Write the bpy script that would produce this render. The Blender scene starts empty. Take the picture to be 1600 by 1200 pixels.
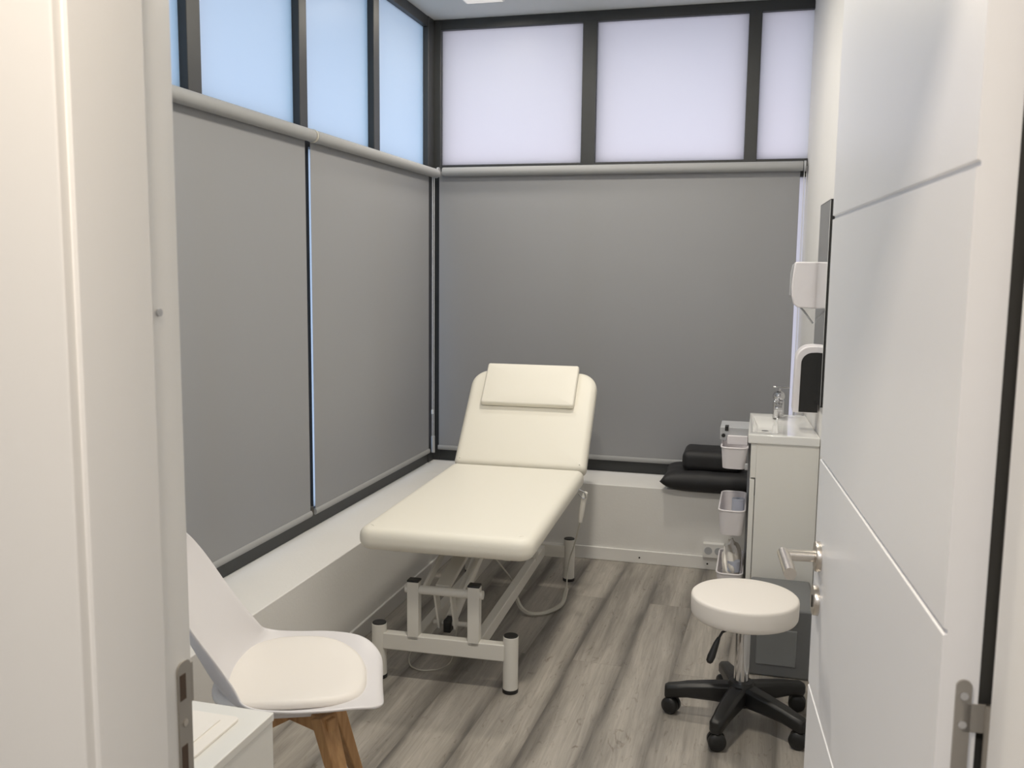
import bpy, bmesh, math, random
from mathutils import Vector, Matrix
random.seed(7)
S = bpy.context.scene
COL = S.collection
PI = math.pi

# ------------------------------------------------------------------ camera
F_PX, YAW, PITCH, ROLL = 1444.83, .2612, -.1225, .0115
CAM = Vector((1.9259, -5.3322, 1.6))
cd = bpy.data.cameras.new('camera'); cam = bpy.data.objects.new('camera', cd); COL.objects.link(cam)
fw = Vector((-math.sin(YAW)*math.cos(PITCH), math.cos(YAW)*math.cos(PITCH), math.sin(PITCH)))
r0 = Vector((math.cos(YAW), math.sin(YAW), 0)); u0 = r0.cross(fw)
rr = math.cos(ROLL)*r0 + math.sin(ROLL)*u0; uu = -math.sin(ROLL)*r0 + math.cos(ROLL)*u0
M4 = Matrix((rr, uu, -fw)).transposed().to_4x4(); M4.translation = CAM
cam.matrix_world = M4
cd.sensor_width = 36; cd.lens = 36*F_PX/1600; cd.clip_start = .02
cd.dof.use_dof = True; cd.dof.focus_distance = 3.6; cd.dof.aperture_fstop = 11
S.camera = cam

# ------------------------------------------------------------------ world and view
S.view_settings.view_transform = 'Standard'; S.view_settings.look = 'None'
S.view_settings.exposure = 0.0; S.view_settings.gamma = 1; S.view_settings.use_curve_mapping = False
w = bpy.data.worlds.new('world'); S.world = w; w.use_nodes = True
nt = w.node_tree; nt.nodes.clear()
out = nt.nodes.new('ShaderNodeOutputWorld'); bg = nt.nodes.new('ShaderNodeBackground')
tc = nt.nodes.new('ShaderNodeTexCoord'); sp = nt.nodes.new('ShaderNodeSeparateXYZ')
nt.links.new(tc.outputs['Generated'], sp.inputs[0])
mr = nt.nodes.new('ShaderNodeMapRange'); mr.inputs['From Min'].default_value = -.1; mr.inputs['From Max'].default_value = .7
nt.links.new(sp.outputs['Y'], mr.inputs['Value'])
mx = nt.nodes.new('ShaderNodeMix'); mx.data_type = 'RGBA'
mx.inputs['A'].default_value = (.40, .66, 1.0, 1); mx.inputs['B'].default_value = (.82, .735, .865, 1)
nt.links.new(mr.outputs[0], mx.inputs['Factor']); nt.links.new(mx.outputs['Result'], bg.inputs['Color'])
bg.inputs['Strength'].default_value = 1.36
nt.links.new(bg.outputs[0], out.inputs[0])

# ------------------------------------------------------------------ lamps and an added hall fill
def area(name, loc, sx, sy, power, col, rot=(0, 0, 0)):
    l = bpy.data.lights.new(name, 'AREA'); l.shape = 'RECTANGLE'; l.size = sx; l.size_y = sy
    l.energy = power; l.color = col
    o = bpy.data.objects.new(name, l); COL.objects.link(o); o.location = loc; o.rotation_euler = rot
    return o
WARM = (1.0, .92, .79)
PANELS = [(.42, -.45, .22), (1.2, -1.15, .22), (1.35, -3.0, .22)]
POWER = [7, 20, 30]
for (x, y, s), p in zip(PANELS, POWER):
    area('ceiling_lamp', (x, y, 3.028), s*.85, s*.85, p, WARM)
area('hall_light', (1.5, -5.04, 2.66), .2, .2, 18, (1.0, .86, .70))
area('hall_light', (1.7, -6.5, 2.66), .5, .5, 20, (.95, .96, 1.0))  # unseen cool fill light added to brighten the casing faces

# ------------------------------------------------------------------ materials
def mat(name, color, rough=.5, metal=0, noise=0, nscale=20, bump=0, bscale=200, spec=None, emit=None, coat=0):
    m = bpy.data.materials.new(name); m.use_nodes = True; n = m.node_tree
    b = n.nodes['Principled BSDF']
    b.inputs['Base Color'].default_value = (*color, 1); b.inputs['Roughness'].default_value = rough
    b.inputs['Metallic'].default_value = metal
    if spec is not None: b.inputs['Specular IOR Level'].default_value = spec
    if coat: b.inputs['Coat Weight'].default_value = coat
    t = n.nodes.new('ShaderNodeTexCoord')
    if noise:
        ns = n.nodes.new('ShaderNodeTexNoise'); ns.inputs['Scale'].default_value = nscale; ns.inputs['Detail'].default_value = 4
        n.links.new(t.outputs['Object'], ns.inputs['Vector'])
        r = n.nodes.new('ShaderNodeValToRGB')
        r.color_ramp.elements[0].position = .3; r.color_ramp.elements[1].position = .7
        r.color_ramp.elements[0].color = (*[c*(1-noise) for c in color], 1)
        r.color_ramp.elements[1].color = (*[min(1, c*(1+noise)) for c in color], 1)
        n.links.new(ns.outputs['Fac'], r.inputs[0]); n.links.new(r.outputs[0], b.inputs['Base Color'])
    if bump:
        ns = n.nodes.new('ShaderNodeTexNoise'); ns.inputs['Scale'].default_value = bscale; ns.inputs['Detail'].default_value = 3
        n.links.new(t.outputs['Object'], ns.inputs['Vector'])
        bp = n.nodes.new('ShaderNodeBump'); bp.inputs['Strength'].default_value = bump; bp.inputs['Distance'].default_value = .002
        n.links.new(ns.outputs['Fac'], bp.inputs['Height']); n.links.new(bp.outputs[0], b.inputs['Normal'])
    if emit:
        b.inputs['Emission Color'].default_value = (*emit[0], 1); b.inputs['Emission Strength'].default_value = emit[1]
    return m
M = dict(
    wall=mat('white_wall_paint', (.78, .77, .75), .7, noise=.015, nscale=3, bump=.25, bscale=90),
    ceil=mat('ceiling_paint', (.60, .62, .61), .8, bump=.2, bscale=60),
    trimw=mat('white_trim', (.80, .79, .77), .4),
    frame=mat('anthracite_aluminium', (.036, .038, .039), .45, noise=.08, nscale=8),
    door=mat('white_door_lacquer', (.80, .80, .81), .35),
    steel=mat('brushed_steel', (.62, .58, .53), .28, metal=1, noise=.06, nscale=60),
    dsteel=mat('dull_steel', (.34, .32, .29), .5, metal=.55),
    chrome=mat('chrome', (.62, .62, .63), .08, metal=1),
    leather=mat('cream_vinyl', (.84, .81, .72), .48, bump=.12, bscale=350),
    wleather=mat('white_vinyl', (.84, .80, .75), .5, bump=.1, bscale=350),
    bedframe=mat('white_powder_coat', (.72, .70, .65), .4),
    black=mat('black_plastic', (.012, .012, .012), .42, bump=.08, bscale=250),
    blackc=mat('black_fabric', (.014, .014, .016), .6, bump=.3, bscale=40),
    shell=mat('pale_grey_plastic', (.72, .70, .71), .38),
    cab=mat('white_cabinet', (.80, .79, .75), .35),
    ceramic=mat('white_ceramic', (.86, .86, .84), .12, coat=.5),
    mirror=mat('mirror_glass', (.86, .88, .89), .02, metal=1),
    tube=mat('roller_fabric_grey', (.35, .355, .36), .75, bump=.3, bscale=600),
    plastic=mat('white_plastic', (.80, .77, .79), .35),
    bin=mat('grey_plastic', (.15, .155, .16), .4), binl=mat('grey_plastic_panel', (.22, .23, .235), .35),
    grey=mat('light_grey_plastic', (.45, .46, .48), .4),
    bluew=mat('bluish_white_plastic', (.55, .58, .68), .4),
    hole=mat('dark_cavity', (.06, .035, .02), .7),
    paper=mat('white_paper', (.86, .82, .76), .7),
    chain=mat('white_chain', (.75, .75, .75), .5),
    gap_fill=mat('dark_gap_fill', (.06, .056, .048), .7),
    cable=mat('beige_cable', (.55, .53, .47), .5),
)
def wood_leg():
    m = bpy.data.materials.new('beech_wood'); m.use_nodes = True; n = m.node_tree; b = n.nodes['Principled BSDF']
    t = n.nodes.new('ShaderNodeTexCoord'); mp = n.nodes.new('ShaderNodeMapping'); mp.inputs['Scale'].default_value = (40, 40, 4)
    ns = n.nodes.new('ShaderNodeTexNoise'); ns.inputs['Scale'].default_value = 1.5; ns.inputs['Detail'].default_value = 5
    r = n.nodes.new('ShaderNodeValToRGB'); r.color_ramp.elements[0].color = (.38, .20, .08, 1); r.color_ramp.elements[1].color = (.60, .36, .17, 1)
    r.color_ramp.elements[0].position = .3; r.color_ramp.elements[1].position = .75
    n.links.new(t.outputs['Object'], mp.inputs[0]); n.links.new(mp.outputs[0], ns.inputs['Vector']); n.links.new(ns.outputs['Fac'], r.inputs[0])
    n.links.new(r.outputs[0], b.inputs['Base Color']); b.inputs['Roughness'].default_value = .45
    return m
M['wood'] = wood_leg()
def floor_mat():
    m = bpy.data.materials.new('grey_oak_planks'); m.use_nodes = True; n = m.node_tree; b = n.nodes['Principled BSDF']; L = n.links.new
    N = n.nodes.new
    t = N('ShaderNodeTexCoord')
    rot = N('ShaderNodeMapping'); rot.inputs['Rotation'].default_value = (0, 0, PI/2+.035); rot.inputs['Location'].default_value = (.37, .14, 0)
    L(t.outputs['Object'], rot.inputs[0])
    br = N('ShaderNodeTexBrick'); br.inputs['Scale'].default_value = 1
    br.inputs['Brick Width'].default_value = 2.05; br.inputs['Row Height'].default_value = .205
    br.inputs['Mortar Size'].default_value = .0007; br.inputs['Mortar Smooth'].default_value = .3
    br.offset = .37; br.inputs['Color1'].default_value = (0, 0, 0, 1); br.inputs['Color2'].default_value = (1, 1, 1, 1)
    br.inputs['Mortar'].default_value = (.5, .5, .5, 1); br.inputs['Bias'].default_value = 0
    L(rot.outputs[0], br.inputs['Vector'])
    # per-plank offset of the grain
    off = N('ShaderNodeVectorMath'); off.operation = 'MULTIPLY_ADD'
    L(br.outputs['Color'], off.inputs[0]); off.inputs[1].default_value = (7, 13, 3); L(t.outputs['Object'], off.inputs[2])
    mp = N('ShaderNodeMapping'); mp.inputs['Scale'].default_value = (9, .9, 1); L(off.outputs[0], mp.inputs[0])
    n1 = N('ShaderNodeTexNoise'); n1.inputs['Scale'].default_value = 1; n1.inputs['Detail'].default_value = 4; n1.inputs['Roughness'].default_value = .55; n1.inputs['Distortion'].default_value = .6
    L(mp.outputs[0], n1.inputs['Vector'])
    mp2 = N('ShaderNodeMapping'); mp2.inputs['Scale'].default_value = (60, 3, 1); L(off.outputs[0], mp2.inputs[0])
    n2 = N('ShaderNodeTexNoise'); n2.inputs['Scale'].default_value = 1; n2.inputs['Detail'].default_value = 6; n2.inputs['Roughness'].default_value = .7; n2.inputs['Distortion'].default_value = 1.2
    L(mp2.outputs[0], n2.inputs['Vector'])
    mp3 = N('ShaderNodeMapping'); mp3.inputs['Scale'].default_value = (30, 9, 1); L(off.outputs[0], mp3.inputs[0])
    n3 = N('ShaderNodeTexNoise'); n3.inputs['Scale'].default_value = 1; n3.inputs['Detail'].default_value = 5; n3.inputs['Distortion'].default_value = 2
    L(mp3.outputs[0], n3.inputs['Vector'])
    # darker bands along the long edges of each plank, broken up by the grain
    sx = N('ShaderNodeSeparateXYZ'); L(rot.outputs[0], sx.inputs[0])
    def mth(op, a_, b_):
        q = N('ShaderNodeMath'); q.operation = op
        for i_, v_ in enumerate((a_, b_)):
            if v_ is None: continue
            if isinstance(v_, (int, float)): q.inputs[i_].default_value = v_
            else: L(v_, q.inputs[i_])
        return q.outputs[0]
    wv = mth('ABSOLUTE', mth('SUBTRACT', mth('FRACT', mth('ADD', mth('DIVIDE', sx.outputs['Y'], .205), 100.0), None), .5), None)   # 0 centre .. .5 edge
    ed_ = mth('MULTIPLY', mth('POWER', mth('MULTIPLY', wv, 2.0), 2.5), .30)
    fac = mth('SUBTRACT', mth('ADD', n1.outputs['Fac'], .10), ed_)
    r1 = N('ShaderNodeValToRGB'); e = r1.color_ramp.elements
    e[0].position = .22; e[0].color = (.13, .122, .112, 1); e[1].position = .68; e[1].color = (.43, .40, .36, 1)
    x = r1.color_ramp.elements.new(.44); x.color = (.28, .26, .233, 1)
    L(fac, r1.inputs[0])
    r2 = N('ShaderNodeValToRGB'); r2.color_ramp.elements[0].position = .35; r2.color_ramp.elements[1].position = .65
    r2.color_ramp.elements[0].color = (.80, .79, .78, 1); r2.color_ramp.elements[1].color = (1.08, 1.07, 1.06, 1)
    L(n2.outputs['Fac'], r2.inputs[0])
    m1 = N('ShaderNodeMix'); m1.data_type = 'RGBA'; m1.blend_type = 'MULTIPLY'; m1.inputs['Factor'].default_value = 1
    L(r1.outputs[0], m1.inputs['A']); L(r2.outputs[0], m1.inputs['B'])
    r3 = N('ShaderNodeValToRGB'); r3.color_ramp.elements[0].position = .25; r3.color_ramp.elements[1].position = .38
    r3.color_ramp.elements[0].color = (.62, .58, .54, 1); r3.color_ramp.elements[1].color = (1, 1, 1, 1)
    L(n3.outputs['Fac'], r3.inputs[0])
    m2 = N('ShaderNodeMix'); m2.data_type = 'RGBA'; m2.blend_type = 'MULTIPLY'; m2.inputs['Factor'].default_value = 1
    L(m1.outputs['Result'], m2.inputs['A']); L(r3.outputs[0], m2.inputs['B'])
    m3 = N('ShaderNodeMix'); m3.data_type = 'RGBA'; m3.inputs['B'].default_value = (.17, .15, .13, 1)
    L(br.outputs['Fac'], m3.inputs['Factor']); L(m2.outputs['Result'], m3.inputs['A'])
    L(m3.outputs['Result'], b.inputs['Base Color']); b.inputs['Roughness'].default_value = .38
    bp = N('ShaderNodeBump'); bp.inputs['Strength'].default_value = .15; bp.inputs['Distance'].default_value = .002
    L(n2.outputs['Fac'], bp.inputs['Height']); L(bp.outputs[0], b.inputs['Normal'])
    return m
M['floor'] = floor_mat()
def translucent(name, col, tcol, fac, rough=.6, weave=0):
    m = bpy.data.materials.new(name); m.use_nodes = True; n = m.node_tree; n.nodes.clear(); N = n.nodes.new; L = n.links.new
    o = N('ShaderNodeOutputMaterial'); b = N('ShaderNodeBsdfPrincipled'); t = N('ShaderNodeBsdfTranslucent'); mxs = N('ShaderNodeMixShader')
    b.inputs['Base Color'].default_value = (*col, 1); b.inputs['Roughness'].default_value = rough
    t.inputs['Color'].default_value = (*tcol, 1); mxs.inputs[0].default_value = fac
    if weave:
        tcn = N('ShaderNodeTexCoord'); ns = N('ShaderNodeTexNoise'); ns.inputs['Scale'].default_value = weave
        bp = N('ShaderNodeBump'); bp.inputs['Strength'].default_value = .2; bp.inputs['Distance'].default_value = .001
        L(tcn.outputs['Object'], ns.inputs['Vector']); L(ns.outputs['Fac'], bp.inputs['Height']); L(bp.outputs[0], b.inputs['Normal'])
    L(b.outputs[0], mxs.inputs[1]); L(t.outputs[0], mxs.inputs[2]); L(mxs.outputs[0], o.inputs[0])
    return m
M['frost'] = translucent('frosted_glass', (.5, .52, .53), (.95, .97, .97), .88, .35)
M['blind'] = translucent('grey_blind_fabric', (.365, .369, .382), (.5, .52, .55), .18, .85, 500)
M['diffuser'] = mat('lamp_diffuser', (.8, .8, .78), .5, emit=((1, .9, .75), .35))

# ------------------------------------------------------------------ mesh builder
class MB:
    def __init__(self): self.bm = bmesh.new()
    def box(self, x0, x1, y0, y1, z0, z1, rz=0, piv=None):
        vs = [self.bm.verts.new((x, y, z)) for x in (x0, x1) for y in (y0, y1) for z in (z0, z1)]
        for f in ((0,1,3,2), (4,6,7,5), (0,4,5,1), (2,3,7,6), (0,2,6,4), (1,5,7,3)):
            self.bm.faces.new([vs[i] for i in f])
        if rz:
            c = Vector(piv or ((x0+x1)/2, (y0+y1)/2, 0)); bmesh.ops.rotate(self.bm, verts=vs, cent=c, matrix=Matrix.Rotation(rz, 3, 'Z'))
        return self
    def hexa(self, p):           # 8 points: bottom 4 (ccw) then top 4
        vs = [self.bm.verts.new(q) for q in p]
        for f in ((3,2,1,0), (4,5,6,7), (0,1,5,4), (1,2,6,5), (2,3,7,6), (3,0,4,7)):
            self.bm.faces.new([vs[i] for i in f])
        return self
    def beam(self, a, b, wx, wy, up=(0, 0, 1), wx2=None, wy2=None):
        a, b = Vector(a), Vector(b); d = (b-a).normalized(); s = d.cross(Vector(up))
        if s.length < 1e-4: s = Vector((1, 0, 0))
        s.normalize(); t = s.cross(d)
        def ring(c, hx, hy): return [c-s*hx-t*hy, c+s*hx-t*hy, c+s*hx+t*hy, c-s*hx+t*hy]
        return self.hexa(ring(a, wx/2, wy/2) + ring(b, (wx2 or wx)/2, (wy2 or wy)/2))
    def tube(self, pts, r, n=12, closed=False, cap=True):
        pts = [Vector(p) for p in pts]; k = len(pts); rad = r if isinstance(r, (list, tuple)) else [r]*k
        rings = []; prev = None
        for i, p in enumerate(pts):
            if closed: d = pts[(i+1) % k]-pts[i-1]
            else: d = pts[min(i+1, k-1)]-pts[max(i-1, 0)]
            d.normalize()
            if prev is None:
                a = Vector((0, 0, 1)) if abs(d.z) < .9 else Vector((1, 0, 0)); s = d.cross(a).normalized()
            else: s = (prev-d*prev.dot(d)).normalized()
            prev = s; t = d.cross(s)
            rings.append([self.bm.verts.new(p+(s*math.cos(2*PI*j/n)+t*math.sin(2*PI*j/n))*rad[i]) for j in range(n)])
        for i in range(k if closed else k-1):
            A, B = rings[i], rings[(i+1) % k]
            for j in range(n): self.bm.faces.new((A[j], A[(j+1) % n], B[(j+1) % n], B[j]))
        if cap and not closed:
            self.bm.faces.new(rings[0][::-1]); self.bm.faces.new(rings[-1])
        return self
    def cyl(self, a, b, r, n=24, r2=None): return self.tube([a, b], [r, r2 if r2 is not None else r], n)
    def lathe(self, prof, c=(0, 0, 0), n=40):
        c = Vector(c); rings = []
        for r, z in prof:
            if r < 1e-6: rings.append([self.bm.verts.new(c+Vector((0, 0, z)))])
            else: rings.append([self.bm.verts.new(c+Vector((r*math.cos(2*PI*j/n), r*math.sin(2*PI*j/n), z))) for j in range(n)])
        for A, B in zip(rings, rings[1:]):
            for j in range(n):
                q = [A[j % len(A)], A[(j+1) % n % len(A)], B[(j+1) % n % len(B)], B[j % len(B)]]
                q = list(dict.fromkeys(q))
                if len(q) > 2: self.bm.faces.new(q)
        return self
    def prism(self, poly, fn, h0, h1):      # poly 2D, fn(u, v, h) -> 3D
        A = [self.bm.verts.new(fn(u, v, h0)) for u, v in poly]; B = [self.bm.verts.new(fn(u, v, h1)) for u, v in poly]
        k = len(poly); self.bm.faces.new(A[::-1]); self.bm.faces.new(B)
        for i in range(k): self.bm.faces.new((A[i], A[(i+1) % k], B[(i+1) % k], B[i]))
        return self
    def build(self, name, m, parent=None, bevel=0, seg=3, world=False, angle=35, smooth=True):
        bmesh.ops.recalc_face_normals(self.bm, faces=self.bm.faces)
        me = bpy.data.meshes.new(name)
        if world and parent is not None:
            self.bm.transform((Matrix.Translation(parent.location) @ Matrix.Rotation(parent.rotation_euler.z, 4, 'Z')).inverted())
        self.bm.to_mesh(me); self.bm.free()
        if smooth:
            me.polygons.foreach_set('use_smooth', [True]*len(me.polygons)); me.set_sharp_from_angle(angle=math.radians(angle))
        me.materials.append(M[m] if isinstance(m, str) else m)
        o = bpy.data.objects.new(name, me); COL.objects.link(o)
        if parent is not None: o.parent = parent
        if bevel:
            b = o.modifiers.new('bevel', 'BEVEL'); b.width = bevel; b.segments = seg; b.limit_method = 'ANGLE'; b.angle_limit = math.radians(35)
            b.harden_normals = False
        return o
def thing(name, label, cat, loc=(0, 0, 0), rz=0, group=None):
    o = bpy.data.objects.new(name, None); COL.objects.link(o); o.location = loc; o.rotation_euler = (0, 0, rz)
    o.empty_display_size = .05; o['label'] = label; o['category'] = cat
    if group: o['group'] = group
    return o
def struct(o, label=None):
    o['kind'] = 'structure'
    if label: o['label'] = label
    return o
def sempty(name, loc=(0, 0, 0)):
    o = bpy.data.objects.new(name, None); COL.objects.link(o); o.location = loc; o.empty_display_size = .05; o['kind'] = 'structure'
    return o
def lab(o, s): o['label'] = s; return o
def arc2(cx, cy, r, a0, a1, n=8): return [(cx+r*math.cos(a0+(a1-a0)*i/n), cy+r*math.sin(a0+(a1-a0)*i/n)) for i in range(n+1)]
def rrect(x0, x1, y0, y1, r, n=8):
    rs = r if isinstance(r, (tuple, list)) else (r,)*4     # corners: x0y0, x1y0, x1y1, x0y1
    return (arc2(x0+rs[0], y0+rs[0], rs[0], PI, 1.5*PI, n) + arc2(x1-rs[1], y0+rs[1], rs[1], 1.5*PI, 2*PI, n)
            + arc2(x1-rs[2], y1-rs[2], rs[2], 0, .5*PI, n) + arc2(x0+rs[3], y1-rs[3], rs[3], .5*PI, PI, n))
def spline(pts, n=8):
    pts = [Vector(p) for p in pts]; out = []
    P = [2*pts[0]-pts[1]] + pts + [2*pts[-1]-pts[-2]]
    for i in range(1, len(P)-2):
        for k in range(n):
            t = k/n; a, b, c, d = P[i-1:i+3]
            out.append(.5*((2*b)+(c-a)*t+(2*a-5*b+4*c-d)*t*t+(3*b-a-3*c+d)*t**3))
    out.append(pts[-1]); return out

# ------------------------------------------------------------------ room shell
SILL, CEIL, DL, DB = .427, 3.05, .304, .351
WA = .048                                   # the right wall runs slightly outwards towards the door
def xr(y): return 2.137 - WA*y
YF = -4.386                                 # room face of the door wall
YH = -4.566                                  # hall face of the door wall
DH = 2.13                                   # door opening height
struct(MB().box(-.4, 3.6, -7.4, .3, -.1, 0).build('floor', 'floor'))
struct(MB().prism([(-.35, .3), (-.35, YF), (xr(YF)+.1, YF), (xr(YF)+.1, .3)], lambda u, v, h: (u, v, h), CEIL, CEIL+.12).build('ceiling', 'ceil'))
struct(MB().box(-.4, 3.6, -7.4, YH, 2.7, 2.8).build('ceiling', 'ceil'))
struct(MB().box(-.12, DL, YF, -DB, 0, SILL).build('wall_left', 'wall', bevel=.004))
struct(MB().box(-.12, xr(0)+.1, -DB, .12, 0, SILL).build('wall_back', 'wall', bevel=.004))
struct(MB().prism([(xr(.12), .12), (xr(YF), YF), (xr(YF)+.12, YF), (xr(.12)+.12, .12)], lambda u, v, h: (u, v, h), 0, CEIL).build('wall_right', 'wall'))
JL, JR = 1.27, 2.1545                         # opening between the rebates
fwall = MB()
fwall.box(-.12, JL-.03, YH+.012, YF-.012, 0, CEIL).box(JR+.03, 3.5, YH+.012, YF-.012, 0, CEIL).box(JL-.03, JR+.03, YH+.012, YF-.012, DH+.03, CEIL)
struct(fwall.build('wall_front', 'wall'))
# hall around the camera
struct(MB().box(3.4, 3.5, -7.3, YH, 0, 2.7).build('wall_hall_right', 'wall'))
struct(MB().box(-.3, -.2, -7.3, YH, 0, 2.7).build('wall_hall_left', 'wall'))
struct(MB().box(-.3, 3.5, -7.4, -7.3, 0, 2.7).build('wall_hall_back', 'wall'))
bb = struct(MB().box(DL, xr(-DB), -DB-.012, -DB, 0, .072).build('baseboard_back', 'trimw', bevel=.003))
for x in (1.337, 1.705):
    lab(MB().cyl((x, -DB-.0135, .032), (x, -DB-.011, .032), .0048, 12).build('screw_hole', 'black', bb), 'dark round screw hole')
struct(MB().box(DL, DL+.012, YF, -DB-.012, 0, .072).build('baseboard_left', 'trimw', bevel=.003))
struct(MB().prism([(xr(-DB-.02)-.012, -DB-.02), (xr(YF)-.012, YF), (xr(YF), YF), (xr(-DB-.02), -DB-.02)], lambda u, v, h: (u, v, h), 0, .072).build('baseboard_right', 'trimw', bevel=.003))

# ------------------------------------------------------------------ windows
FD = .07                                    # frame depth
ZG0, ZT0, ZT1, ZG1, ZTL = .505, 2.12, 2.217, 2.992, 2.188
YL0 = -4.38
def pane_left(y0, y1, z0, z1, par): MB().box(-.037, -.030, y0, y1, z0, z1).build('glass_pane', 'frost', par)
def pane_back(x0, x1, z0, z1, par): MB().box(x0, x1, .030, .037, z0, z1).build('glass_pane', 'frost', par)
wl = sempty('window_1', (0, -2.2, SILL))
MB().box(-FD, 0, YL0, 0, SILL, ZG0).build('window_frame', 'frame', wl, bevel=.003, world=True)
MB().box(-FD, 0, YL0, 0, ZG1, CEIL).build('window_frame', 'frame', wl, bevel=.003, world=True)
MB().box(-FD, 0, YL0, 0, ZT0, ZTL).build('transom_bar', 'frame', wl, bevel=.003, world=True)
ml = [(-4.04, -3.97), (-3.26, -3.185), (-2.47, -2.39), (-1.671, -1.603), (-.89, -.818)]
for a, b in ml: MB().box(-FD-.03, .004, a, b, ZG0-.01, ZG1+.01).build('mullion', 'frame', wl, bevel=.003, world=True)
ed = [YL0] + [v for ab in ml for v in ab] + [-.1]
for i in range(0, len(ed), 2):
    for z0, z1 in ((ZTL, ZG1), (ZG0, ZT0)):
        MB().box(-.037, -.030, ed[i]-.005, ed[i+1]+.005, z0-.005, z1+.005).build('glass_pane', 'frost', wl, world=True)
wb = sempty('window_2', (1.05, 0, SILL))
MB().box(-FD, xr(0), 0, FD, SILL, ZG0).build('window_frame', 'frame', wb, bevel=.003, world=True)
MB().box(-FD, xr(0), 0, FD, ZG1, CEIL).build('window_frame', 'frame', wb, bevel=.003, world=True)
MB().box(-FD, xr(0), 0, FD, ZT0, ZT1).build('transom_bar', 'frame', wb, bevel=.003, world=True)
lab(MB().box(-FD-.04, .045, -.004, FD+.04, SILL, CEIL).build('corner_post', 'frame', wb, bevel=.003, world=True), 'dark corner post joining the two glazed walls')
MB().box(-FD-.02, .004, -.1, -.004, SILL, CEIL).build('corner_post', 'frame', wb, bevel=.003, world=True)
mb_ = [(.892, .973), (1.80, 1.868)]
for a, b in mb_: MB().box(a, b, -.004, FD+.03, ZG0-.01, ZG1+.01).build('mullion', 'frame', wb, bevel=.003, world=True)
ed = [.04] + [v for ab in mb_ for v in ab] + [xr(0)]
for i in range(0, len(ed), 2):
    for z0, z1 in ((ZT1, ZG1), (ZG0, ZT0)):
        MB().box(ed[i]-.005, ed[i+1]+.005, .030, .037, z0-.005, z1+.005).build('glass_pane', 'frost', wb, world=True)
# unseen overhang outside, added and sized to darken the tops of the panes
struct(MB().box(-.95, -.072, -4.6, .95, CEIL, CEIL+.12).box(-.072, 2.6, .072, .95, CEIL, CEIL+.12).build('trim_1', 'ceil'), 'unseen roof overhang above the windows, added to darken the pane tops')

# ------------------------------------------------------------------ roller blinds
def blind(axis, a, b, label, chain_at=None, brackets=()):
    """axis 'L' hangs along the left glazing (a..b are y), 'B' along the back glazing (a..b are x)."""
    P = (lambda s, d, z: (d, s, z)) if axis == 'L' else (lambda s, d, z: (s, -d, z))
    t = thing('roller_blind', label, 'blind', P((a+b)/2, .03, .5), 0, 'grey roller blinds')
    def bx(s0, s1, d0, d1, z0, z1):
        p, q = P(s0, d0, z0), P(s1, d1, z1)
        return (min(p[0], q[0]), max(p[0], q[0]), min(p[1], q[1]), max(p[1], q[1]), z0, z1)
    zc, rd = (2.156 if axis == 'L' else 2.170), .0265
    MB().tube([P(a+(.045 if axis == 'B' else 0), .056, zc), P(b+(.045 if a > -2 and axis == 'L' else 0), .056, zc)], rd, 28).build('roller_tube', 'tube', t, world=True)
    MB().box(*bx(a+.012, b-.012, .0305, .0315, .515, zc+.005)).build('blind_fabric', 'blind', t, world=True)
    m = MB(); m.prism([P2 for P2 in arc2(0, 0, .0125, 0, 2*PI, 14)[:-1]], lambda u, v, h: Vector(P(h, .031+u*.75, .513+v*1.15)), a+.008, b-.008)
    m.build('bottom_bar', 'tube', t, world=True)
    for s in brackets:
        MB().tube([P(s-.006, .056, zc), P(s+.006, .056, zc)], rd+.002, 28).build('bracket', 'cable' if axis == 'L' else 'grey', t, bevel=.002, world=True)
    if chain_at is not None:
        s, zb, d = chain_at
        m = MB(); m.tube([P(s, d, zc), P(s, d, zb)], .0022, 8); m.tube([P(s+.012, d, zc), P(s+.012, d, zb)], .0022, 8)
        m.build('bead_chain', 'chain', t, world=True)
    return t
blind('L', -3.62, -1.676, 'grey roller blind on the left windows, nearer the door', None, (-3.63,))
b2 = blind('L', -1.652, -.158, 'grey roller blind on the left windows, beside the room corner', None, (-1.664,))
b3 = blind('B', .035, 2.112, 'wide grey roller blind on the back window behind the treatment bed', (2.12, .85, .05), (2.122, .05))
m = MB(); m.cyl((.042, -.135, 2.14), (.042, -.135, .60), .0022, 8); m.cyl((.052, -.135, 2.14), (.052, -.135, .60), .0022, 8); m.build('bead_chain', 'chain', b2, world=True)
MB().cyl((.047, -.135, .60), (.047, -.135, .50), .011, 14).build('chain_weight', 'grey', b2, world=True)
MB().cyl((.042, -.135, .76), (.042, -.135, .735), .006, 12).build('chain_connector', 'chain', b2, world=True)
m = MB(); m.box(-.002, .03, -1.676, -1.652, .50, .54); m.build('bottom_guide', 'gap_fill', b2, bevel=.002, world=True)

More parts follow.
